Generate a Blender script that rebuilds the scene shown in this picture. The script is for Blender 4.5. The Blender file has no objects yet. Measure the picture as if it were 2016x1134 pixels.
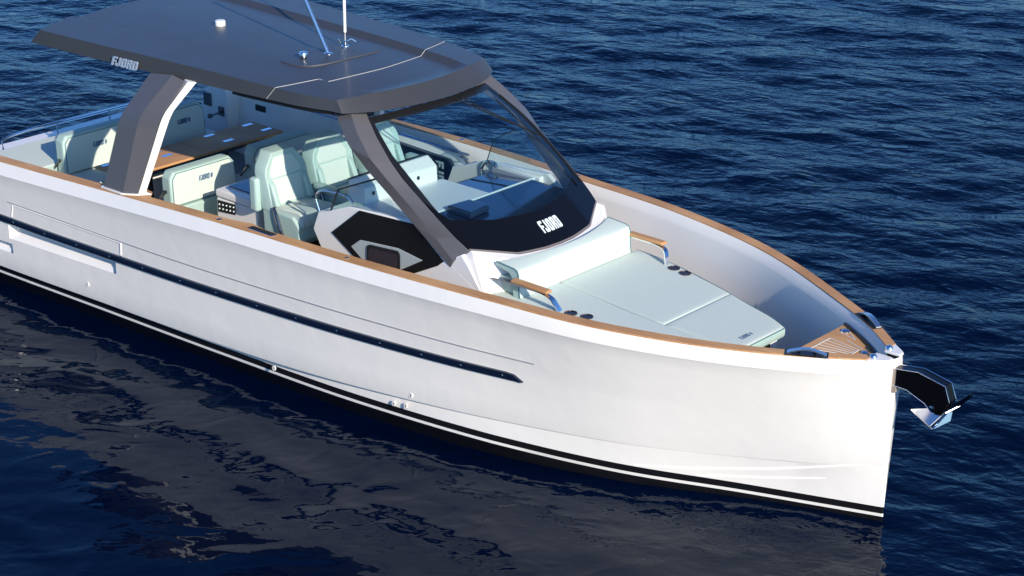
import bpy, bmesh, math, random
import numpy as np
from mathutils import Vector, Matrix
random.seed(3); rng = np.random.default_rng(5)
sc = bpy.context.scene
COL = sc.collection
R = math.radians
# ---------------------------------------------------------------- camera, light, exposure
cd = bpy.data.cameras.new('camera'); cam = bpy.data.objects.new('camera', cd); COL.objects.link(cam)
cd.sensor_width = 36; cd.lens = 69.97; cd.clip_end = 20000; cd.clip_start = .1
yaw, pitch, roll = -0.72962, 0.38363, 0.00629
f = Vector((math.sin(yaw)*math.cos(pitch), math.cos(yaw)*math.cos(pitch), -math.sin(pitch)))
r = f.cross(Vector((0, 0, 1))).normalized(); u = r.cross(f)
r2 = r*math.cos(roll)+u*math.sin(roll); u2 = -r*math.sin(roll)+u*math.cos(roll)
M = Matrix((r2, u2, -f)).transposed().to_4x4(); M.translation = (8.195, -14.25106, 8.84349)
cam.matrix_world = M
sc.camera = cam
SUN_AZ, SUN_EL = R(-18.5), R(24)            # azimuth from +x (bow), elevation
S = Vector((math.cos(SUN_AZ)*math.cos(SUN_EL), math.sin(SUN_AZ)*math.cos(SUN_EL), math.sin(SUN_EL)))
w = bpy.data.worlds.new('World'); sc.world = w; w.use_nodes = True
nt = w.node_tree; bg = nt.nodes['Background']
sky = nt.nodes.new('ShaderNodeTexSky'); sky.sky_type = 'NISHITA'; sky.sun_disc = False
sky.sun_elevation = SUN_EL; sky.sun_rotation = math.atan2(S.x, S.y)
sky.air_density = .9; sky.dust_density = 1.2; sky.ozone_density = 3.0
tn = nt.nodes.new('ShaderNodeMix'); tn.data_type = 'RGBA'; tn.blend_type = 'MULTIPLY'; tn.inputs[0].default_value = 1; tn.inputs[7].default_value = (.44, .78, 1.18, 1)
nt.links.new(sky.outputs[0], tn.inputs[6]); nt.links.new(tn.outputs[2], bg.inputs[0]); bg.inputs[1].default_value = .11
sd = bpy.data.lights.new('sun', 'SUN'); sd.energy = 4.2; sd.angle = R(.5); sd.color = (1, .89, .74)
so = bpy.data.objects.new('sun', sd); COL.objects.link(so); so.rotation_euler = S.to_track_quat('Z', 'Y').to_euler()
sc.view_settings.view_transform = 'Standard'; sc.view_settings.look = 'None'; sc.view_settings.gamma = 1
sc.view_settings.exposure = .49
sc.cycles.max_bounces = 10; sc.cycles.transparent_max_bounces = 16

# ---------------------------------------------------------------- materials
def nodes(name):
    m = bpy.data.materials.new(name); m.use_nodes = True
    return m, m.node_tree, m.node_tree.nodes['Principled BSDF']
def mat(name, col, rough=.5, metal=0, coat=0, spec=.5, noise=0, nscale=6, bump=0, bscale=80, coatr=.05):
    m, t, b = nodes(name)
    b.inputs['Base Color'].default_value = (*col, 1); b.inputs['Roughness'].default_value = rough
    b.inputs['Metallic'].default_value = metal; b.inputs['Coat Weight'].default_value = coat
    b.inputs['Coat Roughness'].default_value = coatr; b.inputs['Specular IOR Level'].default_value = spec
    tc = t.nodes.new('ShaderNodeTexCoord')
    if noise:
        n = t.nodes.new('ShaderNodeTexNoise'); n.inputs['Scale'].default_value = nscale; n.inputs['Detail'].default_value = 5
        t.links.new(tc.outputs['Object'], n.inputs['Vector'])
        mx = t.nodes.new('ShaderNodeMix'); mx.data_type = 'RGBA'
        mx.inputs[6].default_value = (*[c*(1-noise) for c in col], 1); mx.inputs[7].default_value = (*[min(1, c*(1+noise)) for c in col], 1)
        t.links.new(n.outputs['Fac'], mx.inputs[0]); t.links.new(mx.outputs[2], b.inputs['Base Color'])
        mr = t.nodes.new('ShaderNodeMapRange'); mr.inputs[3].default_value = rough*.85; mr.inputs[4].default_value = min(1, rough*1.2)
        t.links.new(n.outputs['Fac'], mr.inputs[0]); t.links.new(mr.outputs[0], b.inputs['Roughness'])
    if bump:
        n = t.nodes.new('ShaderNodeTexNoise'); n.inputs['Scale'].default_value = bscale; n.inputs['Detail'].default_value = 3
        t.links.new(tc.outputs['Object'], n.inputs['Vector'])
        bp = t.nodes.new('ShaderNodeBump'); bp.inputs['Strength'].default_value = bump; bp.inputs['Distance'].default_value = .01
        t.links.new(n.outputs['Fac'], bp.inputs['Height']); t.links.new(bp.outputs[0], b.inputs['Normal'])
    return m
WHITE = mat('white_gelcoat', (.82, .785, .745), .28, coat=.5, noise=.015, nscale=1.3)
LINER = mat('white_inner_gelcoat', (.79, .765, .735), .4, coat=.15, noise=.02, nscale=2)
GREYW = mat('pale_grey_panel', (.40, .45, .445), .4)
DARK = mat('dark_grey_roof', (.086, .085, .088), .42, metal=.5, coat=.15, noise=.06, nscale=3, spec=.6, coatr=.12)
PILL = mat('grey_metal_paint', (.125, .118, .125), .38, metal=.25, coat=.2, noise=.05, nscale=4)
BLACK = mat('gloss_black', (.004, .004, .005), .08, spec=.35)
RUB = mat('black_rubber', (.008, .008, .008), .8, spec=.2)
SATIN = mat('satin_black', (.01, .01, .011), .35)
NAVY = mat('gloss_navy', (.006, .012, .03), .12, coat=.6)
NAVYLID = mat('navy_lid', (.012, .04, .12), .2, coat=.5)
STEEL = mat('polished_steel', (.78, .78, .8), .1, metal=1)
STEELC = mat('brushed_steel', (.85, .85, .86), .32, metal=1)
STEELB = mat('dark_polished_steel', (.16, .16, .17), .07, metal=1)
TANST = mat('tan_steel', (.62, .52, .43), .3, metal=.6)
SEAM = mat('grey_sealant', (.30, .30, .32), .5)
PALE = mat('pale_seam', (.55, .53, .53), .5)
VINYL = mat('mint_vinyl', (.36, .49, .455), .5, noise=.04, nscale=5, bump=.25, bscale=9)
PIPE = mat('teal_piping', (.06, .16, .19), .6)
HEAD = mat('headliner', (.6, .59, .58), .7)
SOLE = mat('grey_sole', (.20, .19, .185), .6, noise=.08, nscale=7)
INK = mat('blue_thread', (.03, .09, .2), .6)
LETW = mat('pale_lettering', (.72, .8, .8), .3)
BRONZE = mat('brown_acrylic', (.045, .03, .018), .15)

def teak(name, axis='X', k=1.):
    m, t, b = nodes(name)
    tc = t.nodes.new('ShaderNodeTexCoord'); mp = t.nodes.new('ShaderNodeMapping')
    mp.inputs['Scale'].default_value = (1.2, 45, 45) if axis == 'X' else (45, 1.2, 45)
    t.links.new(tc.outputs['Object'], mp.inputs[0])
    n = t.nodes.new('ShaderNodeTexNoise'); n.inputs['Scale'].default_value = 1.6; n.inputs['Detail'].default_value = 6; n.inputs['Roughness'].default_value = .65
    t.links.new(mp.outputs[0], n.inputs['Vector'])
    n2 = t.nodes.new('ShaderNodeTexNoise'); n2.inputs['Scale'].default_value = 1.1; t.links.new(tc.outputs['Object'], n2.inputs['Vector'])
    ad = t.nodes.new('ShaderNodeMath'); ad.operation = 'ADD'; t.links.new(n.outputs['Fac'], ad.inputs[0]); t.links.new(n2.outputs['Fac'], ad.inputs[1])
    cr = t.nodes.new('ShaderNodeValToRGB'); e = cr.color_ramp.elements
    e[0].position = .62; e[0].color = (.40*k, .195*k, .078*k, 1); e[1].position = 1.3/1.0 if False else .99; e[1].color = (.66*k, .37*k, .165*k, 1)
    mr = t.nodes.new('ShaderNodeMapRange'); mr.inputs[1].default_value = 0; mr.inputs[2].default_value = 1.3
    t.links.new(ad.outputs[0], mr.inputs[0]); t.links.new(mr.outputs[0], cr.inputs[0]); t.links.new(cr.outputs[0], b.inputs['Base Color'])
    b.inputs['Roughness'].default_value = .62
    bp = t.nodes.new('ShaderNodeBump'); bp.inputs['Strength'].default_value = .15; bp.inputs['Distance'].default_value = .004
    t.links.new(n.outputs['Fac'], bp.inputs['Height']); t.links.new(bp.outputs[0], b.inputs['Normal'])
    return m
TEAK = teak('teak'); TEAKT = teak('oiled_teak_table', 'Y', 1.0)

def fabric():
    m, t, b = nodes('woven_mint_fabric')
    tc = t.nodes.new('ShaderNodeTexCoord')
    outs = []
    for ang in (33, -33):
        mp = t.nodes.new('ShaderNodeMapping'); mp.inputs['Rotation'].default_value = (R(20), R(25), R(ang)); t.links.new(tc.outputs['Object'], mp.inputs[0])
        wv = t.nodes.new('ShaderNodeTexWave'); wv.inputs['Scale'].default_value = 26; wv.inputs['Distortion'].default_value = .4
        t.links.new(mp.outputs[0], wv.inputs[0]); outs.append(wv.outputs['Fac'])
    mu = t.nodes.new('ShaderNodeMath'); mu.operation = 'MULTIPLY'; t.links.new(outs[0], mu.inputs[0]); t.links.new(outs[1], mu.inputs[1])
    mx = t.nodes.new('ShaderNodeMix'); mx.data_type = 'RGBA'; mx.inputs[6].default_value = (.50, .575, .53, 1); mx.inputs[7].default_value = (.57, .645, .595, 1)
    t.links.new(mu.outputs[0], mx.inputs[0]); t.links.new(mx.outputs[2], b.inputs['Base Color'])
    b.inputs['Roughness'].default_value = .8; b.inputs['Sheen Weight'].default_value = .1
    bp = t.nodes.new('ShaderNodeBump'); bp.inputs['Strength'].default_value = .25; bp.inputs['Distance'].default_value = .003
    t.links.new(mu.outputs[0], bp.inputs['Height']); t.links.new(bp.outputs[0], b.inputs['Normal'])
    return m
FAB = fabric()

def glassmat(name, tint, rough=.0):
    m = bpy.data.materials.new(name); m.use_nodes = True; t = m.node_tree; t.nodes.clear()
    o = t.nodes.new('ShaderNodeOutputMaterial'); tr = t.nodes.new('ShaderNodeBsdfTransparent'); tr.inputs[0].default_value = (*tint, 1)
    gl = t.nodes.new('ShaderNodeBsdfGlossy'); gl.inputs['Roughness'].default_value = rough
    lw = t.nodes.new('ShaderNodeLayerWeight'); lw.inputs['Blend'].default_value = .5
    pw = t.nodes.new('ShaderNodeMath'); pw.operation = 'POWER'; pw.inputs[1].default_value = 5; t.links.new(lw.outputs['Facing'], pw.inputs[0])
    fr = t.nodes.new('ShaderNodeMath'); fr.operation = 'MULTIPLY_ADD'; fr.inputs[1].default_value = .9; fr.inputs[2].default_value = .035; t.links.new(pw.outputs[0], fr.inputs[0])
    mx = t.nodes.new('ShaderNodeMixShader'); t.links.new(fr.outputs[0], mx.inputs[0]); t.links.new(tr.outputs[0], mx.inputs[1]); t.links.new(gl.outputs[0], mx.inputs[2])
    t.links.new(mx.outputs[0], o.inputs[0]); return m
GLASS = glassmat('tinted_glass', (.86, .93, .95))

def hullmat():
    m, t, b = nodes('white_hull_with_black_boot_top')
    tc = t.nodes.new('ShaderNodeTexCoord'); sp = t.nodes.new('ShaderNodeSeparateXYZ'); t.links.new(tc.outputs['Object'], sp.inputs[0])
    mr = t.nodes.new('ShaderNodeMapRange'); mr.inputs[1].default_value = -1; mr.inputs[2].default_value = 1; 
    xr = t.nodes.new('ShaderNodeMapRange'); xr.interpolation_type = 'SMOOTHSTEP'; xr.inputs[1].default_value = -.35; xr.inputs[2].default_value = -4.75; xr.inputs[3].default_value = 0; xr.inputs[4].default_value = .21*.54
    t.links.new(sp.outputs['X'], xr.inputs[0])
    sb = t.nodes.new('ShaderNodeMath'); sb.operation = 'SUBTRACT'; t.links.new(sp.outputs['Z'], sb.inputs[0]); t.links.new(xr.outputs[0], sb.inputs[1]); t.links.new(sb.outputs[0], mr.inputs[0])
    cr = t.nodes.new('ShaderNodeValToRGB'); cr.color_ramp.interpolation = 'CONSTANT'; e = cr.color_ramp.elements
    wh = (.82, .785, .745, 1); bk = (.008, .008, .009, 1)
    e[0].position = 0; e[0].color = bk; e[1].position = (1+.222)/2; e[1].color = wh
    a = e.new((1+.125)/2); a.color = wh; c = e.new((1+.152)/2); c.color = bk
    t.links.new(mr.outputs[0], cr.inputs[0]); t.links.new(cr.outputs[0], b.inputs['Base Color'])
    n = t.nodes.new('ShaderNodeTexNoise'); n.inputs['Scale'].default_value = .9; n.inputs['Detail'].default_value = 3; t.links.new(tc.outputs['Object'], n.inputs['Vector'])
    bp = t.nodes.new('ShaderNodeBump'); bp.inputs['Strength'].default_value = .04; bp.inputs['Distance'].default_value = .05
    t.links.new(n.outputs['Fac'], bp.inputs['Height']); t.links.new(bp.outputs[0], b.inputs['Coat Normal'])
    n3 = t.nodes.new('ShaderNodeTexNoise'); n3.inputs['Scale'].default_value = 3.2; n3.inputs['Detail'].default_value = 2.5; n3.inputs['Distortion'].default_value = .2; n3.inputs['Roughness'].default_value = .55; t.links.new(tc.outputs['Object'], n3.inputs['Vector'])
    b3 = t.nodes.new('ShaderNodeBump'); b3.inputs['Strength'].default_value = 1; b3.inputs['Distance'].default_value = .0055
    t.links.new(n3.outputs['Fac'], b3.inputs['Height']); t.links.new(b3.outputs[0], b.inputs['Normal'])
    b.inputs['Roughness'].default_value = .25; b.inputs['Coat Weight'].default_value = .6; b.inputs['Coat Roughness'].default_value = .04
    return m
HULLM = hullmat()

# ---------------------------------------------------------------- mesh helpers
class MB:
    def __init__(s): s.v = []; s.f = []; s.m = []
    def add(s, vs, fs, mi=0):
        k = len(s.v); s.v += [tuple(p) for p in vs]; s.f += [tuple(i+k for i in q) for q in fs]; s.m += [mi]*len(fs); return s
    def loft(s, rings, closed=False, caps=False, mi=0):
        n = len(rings[0]); vs = [p for rg in rings for p in rg]; fs = []
        for i in range(len(rings)-1):
            for j in range(n if closed else n-1):
                a = i*n+j; b = i*n+(j+1) % n; fs.append((a, b, b+n, a+n))
        if caps: fs.append(tuple(range(n))[::-1]); fs.append(tuple((len(rings)-1)*n+j for j in range(n)))
        return s.add(vs, fs, mi)
    def box(s, x0, x1, y0, y1, z0, z1, mi=0):
        return s.loft([[(x0, y0, z), (x1, y0, z), (x1, y1, z), (x0, y1, z)] for z in (z0, z1)], True, True, mi)
    def obox(s, c, ax, ay, az, mi=0):           # centre and three half-axis vectors
        c, ax, ay, az = map(Vector, (c, ax, ay, az))
        return s.loft([[c+sx*ax+sy*ay+sz*az for sx, sy in ((-1, -1), (1, -1), (1, 1), (-1, 1))] for sz in (-1, 1)], True, True, mi)
    def ext(s, poly, d, mi=0):                  # polygon (3d points) extruded by vector d
        p = [Vector(q) for q in poly]; d = Vector(d)
        return s.loft([p, [q+d for q in p]], True, True, mi)
    def tube(s, path, rad, n=10, mi=0, closed=False):
        P = [Vector(p) for p in path]; rings = []
        for i, p in enumerate(P):
            t = (P[min(i+1, len(P)-1)]-P[max(i-1, 0)]).normalized()
            a = t.cross(Vector((0, 0, 1)));  a = a.normalized() if a.length > .05 else t.cross(Vector((1, 0, 0))).normalized()
            b = t.cross(a); rr = rad if not isinstance(rad, (list, tuple)) else rad[i]
            rings.append([p+rr*(math.cos(2*math.pi*k/n)*a+math.sin(2*math.pi*k/n)*b) for k in range(n)])
        return s.loft(rings, True, True, mi)
    def lathe(s, c, prof, axis=(0, 0, 1), n=20, mi=0):   # prof: (radius, height)
        c = Vector(c); q = Vector((0, 0, 1)).rotation_difference(Vector(axis).normalized())
        return s.loft([[c+q @ Vector((rr*math.cos(2*math.pi*k/n), rr*math.sin(2*math.pi*k/n), h)) for k in range(n)] for rr, h in prof], True, True, mi)
    def build(s, name, mats, parent=None, bevel=0, seg=2, smooth=True, angle=35):
        me = bpy.data.meshes.new(name); me.from_pydata(s.v, [], s.f)
        mats = mats if isinstance(mats, (list, tuple)) else [mats]
        for m in mats: me.materials.append(m)
        me.polygons.foreach_set('material_index', s.m)
        bm = bmesh.new(); bm.from_mesh(me); bmesh.ops.remove_doubles(bm, verts=bm.verts, dist=1e-5)
        bmesh.ops.recalc_face_normals(bm, faces=bm.faces); bm.to_mesh(me); bm.free()
        if smooth:
            me.polygons.foreach_set('use_smooth', [True]*len(me.polygons))
            me.set_sharp_from_angle(angle=R(angle))
        o = bpy.data.objects.new(name, me); COL.objects.link(o)
        if parent: o.parent = parent
        if bevel:
            b = o.modifiers.new('bevel', 'BEVEL'); b.width = bevel; b.segments = seg; b.limit_method = 'ANGLE'; b.angle_limit = R(30)
            b.harden_normals = False
        return o
def empty(name, loc=(0, 0, 0)):
    o = bpy.data.objects.new(name, None); COL.objects.link(o); o.location = loc; o.empty_display_size = .2; return o
def tag(o, label=None, cat=None, group=None, kind=None):
    for k, v in (('label', label), ('category', cat), ('group', group), ('kind', kind)):
        if v: o[k] = v
    return o
def copy_tree(o, parent=None):
    c = o.copy(); COL.objects.link(c)
    if parent: c.parent = parent
    for ch in [x for x in bpy.data.objects if x.parent == o]: copy_tree(ch, c)
    return c
def lerp_tab(tab, x):                            # monotone table, x descending allowed
    t = sorted(tab); xs = np.array([q[0] for q in t]); v = np.array([q[1] for q in t])
    m = np.gradient(v, xs); x = min(max(x, xs[0]), xs[-1]); i = min(max(np.searchsorted(xs, x)-1, 0), len(xs)-2)
    h = xs[i+1]-xs[i]; s = (x-xs[i])/h
    return float((2*s**3-3*s**2+1)*v[i]+(s**3-2*s**2+s)*h*m[i]+(-2*s**3+3*s**2)*v[i+1]+(s**3-s**2)*h*m[i+1])
LET = {  # block capitals from quads on a 0..0.62 x 0..1 cell
 'F': [[(0, 0), (.2, 0), (.2, 1), (.08, 1), (0, .9)], [(.2, .8), (.6, .8), (.6, 1), (.2, 1)], [(.2, .42), (.52, .42), (.52, .6), (.2, .6)]],
 'J': [[(.4, .1), (.6, .1), (.6, 1), (.4, 1)], [(.1, 0), (.5, 0), (.6, .1), (.4, .2), (.2, .2), (0, .1)], [(0, .1), (.2, .2), (.2, .34), (0, .34)]],
 'O': [[(0, .1), (.2, .2), (.2, .8), (0, .9)], [(.4, .2), (.6, .1), (.6, .9), (.4, .8)], [(.1, 0), (.5, 0), (.6, .1), (.4, .2), (.2, .2), (0, .1)], [(0, .9), (.2, .8), (.4, .8), (.6, .9), (.5, 1), (.1, 1)]],
 'R': [[(0, 0), (.2, 0), (.2, 1), (0, 1)], [(.2, .8), (.4, .8), (.6, .9), (.5, 1), (.2, 1)], [(.4, .6), (.6, .52), (.6, .9), (.4, .8)], [(.2, .42), (.5, .42), (.6, .52), (.4, .6), (.2, .6)], [(.4, 0), (.6, 0), (.6, .36), (.5, .42), (.3, .42), (.4, .3)]],
 'D': [[(0, 0), (.2, 0), (.2, 1), (0, 1)], [(.2, .8), (.4, .8), (.6, .88), (.48, 1), (.2, 1)], [(.4, .2), (.6, .12), (.6, .88), (.4, .8)], [(.2, 0), (.48, 0), (.6, .12), (.4, .2), (.2, .2)]],
 'w': [[(0, .1), (.12, .1), (.12, .9), (0, .9)], [(.22, .0), (.34, .0), (.34, .8), (.22, .8)], [(.44, .1), (.56, .1), (.56, .9), (.44, .9)]],
}
def lettering(text, origin, ux, uy, n, h, mat_, parent, wid=1., shear=0., depth=.004, name='lettering'):
    o, ux, uy, n = Vector(origin), Vector(ux).normalized(), Vector(uy).normalized(), Vector(n).normalized()
    m = MB(); x = 0
    for ch in text:
        if ch == ' ': x += .3*h*wid; continue
        if ch == 'J': x -= .26*h*wid
        for poly in LET[ch]:
            m.ext([o+ux*(x+(px+shear*py)*h*wid)+uy*py*h for px, py in poly], n*depth)
        x += .74*h*wid
    return m.build(name, mat_, parent, smooth=False)

# ---------------------------------------------------------------- water
def water():
    cx, cy = 8.195, -14.251
    aim = math.atan2(f.y, f.x)
    rr = np.concatenate([[.5, 3, 6], np.arange(8, 46, .075), 46*np.power(1.06, np.arange(1, 80))])
    an = np.concatenate([np.arange(-.40, .40, .0036), np.linspace(.40, 2*math.pi-.40, 60)]) + aim
    RR, AA = np.meshgrid(rr, an, indexing='ij'); X = cx+RR*np.cos(AA); Y = cy+RR*np.sin(AA); Z = np.zeros_like(X)
    lee = 1/(1+np.exp(-(Y+.2+.10*np.clip(X, 0, 30)*0-.15*np.minimum(X+3, 0)*0)/.9))   # open water to port of the boat
    chop = .05+.95*lee+.22/(1+np.exp((Y+5.2+.25*(X+6))/.6))
    chop = np.where(X > 0, np.maximum(chop, .05+.95/(1+np.exp(-((Y+1.5+.9*(X-1.0))/1.2)))), chop)
    th0 = math.atan2(.667, .745)+math.pi/2-.38          # mean travel direction: towards/away from the camera
    for i in range(70):
        lam = .35*np.power(9, rng.random()); th = th0+rng.normal()*.42; k = 2*math.pi/lam
        amp = .0024*lam**.9*(.6+.8*rng.random())
        Z += amp*np.sin(k*(X*math.cos(th)+Y*math.sin(th))+rng.random()*7)*(.35+.65*chop if lam > 1.2 else chop)
    fade = np.clip((90-RR)/50, 0, 1); Z = Z*fade+.06
    nr, na = RR.shape
    me = bpy.data.meshes.new('sea_water'); co = np.stack([X, Y, Z], -1).reshape(-1, 3)
    i, j = np.meshgrid(np.arange(nr-1), np.arange(na), indexing='ij'); jn = (j+1) % na
    q = np.stack([i*na+j, (i+1)*na+j, (i+1)*na+jn, i*na+jn], -1).reshape(-1, 4)
    me.vertices.add(len(co)); me.vertices.foreach_set('co', co.ravel())
    me.loops.add(q.size); me.loops.foreach_set('vertex_index', q.ravel().astype(np.int32))
    me.polygons.add(len(q)); me.polygons.foreach_set('loop_start', np.arange(0, q.size, 4, dtype=np.int32))
    me.polygons.foreach_set('use_smooth', [True]*len(q)); me.update(calc_edges=True)
    at = me.attributes.new('chop', 'FLOAT', 'POINT'); at.data.foreach_set('value', chop.ravel().astype(np.float32))
    o = bpy.data.objects.new('sea_water', me); COL.objects.link(o); tag(o, kind='structure')
    m, t, b = nodes('deep_blue_water'); me.materials.append(m)
    b.inputs['Base Color'].default_value = (.0001, .0028, .015, 1); b.inputs['Roughness'].default_value = .012; b.inputs['IOR'].default_value = 1.34; b.inputs['Specular IOR Level'].default_value = .22; b.inputs['Specular Tint'].default_value = (.58, .87, 1, 1)
    tc = t.nodes.new('ShaderNodeTexCoord'); ac = t.nodes.new('ShaderNodeAttribute'); ac.attribute_name = 'chop'
    last = None
    def layer(scale, stretch, ang, detail, dist, usechop, prev, dst=.6):
        mp = t.nodes.new('ShaderNodeMapping'); mp.vector_type = 'TEXTURE'; mp.inputs['Rotation'].default_value = (0, 0, ang); mp.inputs['Scale'].default_value = (stretch, 1, 1)
        t.links.new(tc.outputs['Object'], mp.inputs[0])
        n = t.nodes.new('ShaderNodeTexNoise'); n.inputs['Scale'].default_value = scale; n.inputs['Detail'].default_value = detail; n.inputs['Distortion'].default_value = dst; n.inputs['Roughness'].default_value = .5
        t.links.new(mp.outputs[0], n.inputs['Vector'])
        bp = t.nodes.new('ShaderNodeBump'); bp.inputs['Distance'].default_value = dist
        if usechop: t.links.new(ac.outputs['Fac'], bp.inputs['Strength'])
        else: bp.inputs['Strength'].default_value = 1
        t.links.new(n.outputs['Fac'], bp.inputs['Height'])
        if prev: t.links.new(prev.outputs[0], bp.inputs['Normal'])
        return bp
    base = math.atan2(.667, .745)-.26
    last = layer(.8, 1.5, base-.2, 1.5, .085, False, None, .8)
    last = layer(2.3, 1.3, base+.5, 1, .011, False, last, 1.2)
    last = layer(2.3, 1.6, base-.22, 2, .050, True, last)
    last = layer(6, 1.6, base-.10, 2, .024, True, last)
    last = layer(15, 1.4, base+.25, 2, .007, True, last)
    t.links.new(last.outputs[0], b.inputs['Normal'])
water()

# ---------------------------------------------------------------- yacht: hull
Y = tag(empty('motor_yacht'), 'white open motor yacht with dark grey hardtop and teak rail floating on blue water', 'yacht')
WT = [(0, .145), (-.5, .536), (-1.2, .937), (-2.2, 1.373), (-3.5, 1.647), (-5, 1.801), (-7, 1.928), (-9, 2.023), (-11, 2.145), (-12.6, 2.2)]
ZT = [(0, 1.712), (-.5, 1.722), (-1.2, 1.725), (-2.2, 1.755), (-3.5, 1.786), (-5, 1.774), (-7, 1.76), (-9, 1.698), (-11, 1.654), (-12.6, 1.63)]
BT = [(0, .019), (-.5, .216), (-1.2, .495), (-2.2, .924), (-3.5, 1.285), (-5, 1.554), (-7, 1.727), (-9, 1.822), (-11, 1.925), (-12.6, 1.98)]
CZ = [(0, .665), (-.57, .594), (-1.6, .512), (-2.87, .45), (-3.42, .42), (-4.45, .375), (-6.3, .30), (-8, .272), (-9.3, .258), (-12.6, .25)]
CW = [(0, .0), (-.6, .004), (-1.6, .010), (-3.4, .022), (-5, .04), (-7, .06), (-9, .05), (-12.6, .05)]
def W(x): return lerp_tab(WT, x)
def ZS(x):
    z = lerp_tab(ZT, x)
    return z if x > -11.4 else z-min(1, (-11.4-x)/.45)*.75
OUT, RISE = .21, .54
def outw(x): q = min(1, max(0, (-.35-x)/4.4)); return OUT*q*q*(3-2*q)
def SH(x, z): zs = lerp_tab(ZT, x); return RISE*outw(x)*min(1.1, max(0, (zs-z)/(zs-.22)))
def HALF(x, z):
    b = lerp_tab(BT, x)+outw(x); z0 = .22+RISE*outw(x); t = (z-z0)/(lerp_tab(ZT, x)-z0); return b+(W(x)-b)*t
def inset(x, z):
    d = 0
    if -10.40 < x < -8.59 and .72 < z < .90: d = .075 if z > .79 else .075
    if x < -10.42 and .56 < z < .63: d = .07
    return d
xsl = sorted(set([round(-.06*i, 3) for i in range(0, 9)]+[round(-.5-.125*i, 3) for i in range(0, 97)]+[-10.39, -10.31, -8.65, -8.58, -10.43, -10.48, -11.4, -12.6]), reverse=True)
rows = [1.40, 1.18, 1.0, .955, .885, .88, .785, .70, .63, .625, .57, .50]
def station(x, sgn):
    wz = W(x); zs = ZS(x); zc = lerp_tab(CZ, x); zc += SH(x, zc); wc = HALF(x, zc); wb = lerp_tab(BT, x)+outw(x); cw = lerp_tab(CW, x)
    pts = [(wz-.028, zs+.004), (wz-.025, zs-.004), (wz-.021, zs-.014), (HALF(x, zs-.135)+.030*min(1, -x/.4+.25), zs-.135), (HALF(x, zs-.165)+.024*min(1, -x/.4+.25), zs-.16)]
    zt = zs-.16
    for zr in rows:
        z = zc+(zr-.26)/(1.53-.26)*(zt-zc)
        if z > zt-.01: z = zt-.01
        y = HALF(x, z)+.018*min(1, -x/.4+.25)*max(0, (zr-.9)/.65)-inset(x, zr)
        pts.append((max(y, .004), z))
    bi = max(min(wb, wc-cw), .003)
    pts += [(wc+.004, zc+.012), (wc, zc), (max(wc-cw, .003), zc-.006)]
    z2 = min(.222+RISE*outw(x), zc-.012)
    bi = min(bi, max(wc-cw-.002, .003))
    pts += [(bi, z2), (max(bi-.012, .002), .11+RISE*outw(x)), (max(bi-.03-outw(x)*.4, .002), .05), (max(bi*.8-.06, .001), -.12), (.0005, -.55)]
    return [(x+.03*(1-abs(zz-1.0)) if False else x, sgn*y, zz) for y, zz in pts]
m = MB()
for sgn in (1, -1): m.loft([station(x, sgn) for x in xsl])
s1, s2 = station(0, 1), station(0, -1)
k = len(s1)                                                        # stem face, slightly raked
stem = []
for a, b in zip(s1, s2): stem.append((a, ((a[0]+.012+.02*abs(a[1])/.15), 0, a[2]), b))
m.loft([[q[i] for q in stem] for i in range(3)])
t1, t2 = station(-12.6, 1), station(-12.6, -1); m.loft([t1, t2])
hull = m.build('hull', HULLM, Y, angle=22)

# spray rails near the bow
for pts in ([(-2.2, .24), (-1.7, .30), (-1.0, .434), (-.35, .60), (-.06, .668)], [(-1.63, .235), (-1.02, .332), (-.47, .44)]):
    for sgn in (1, -1):
        m = MB(); rings = []
        n = len(pts)
        for i in range(25):
            s_ = i/24*(n-1); a = min(int(s_), n-2); q = s_-a
            x = pts[a][0]*(1-q)+pts[a+1][0]*q; z = pts[a][1]*(1-q)+pts[a+1][1]*q; x += .85/RISE*SH(x, z); z += SH(x, z); d = .008*math.sin(math.pi*min(1, i/24*.97+.03))**.5+.001
            rings.append([(x, sgn*(HALF(x, z+.02)-.004), z+.022), (x, sgn*(HALF(x, z)+d), z+.003), (x, sgn*(HALF(x, z)+d), z-.003), (x, sgn*(HALF(x, z-.015)-.006), z-.01)])
        m.loft(rings, True, True).build('spray_rail', WHITE, hull)
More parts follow.
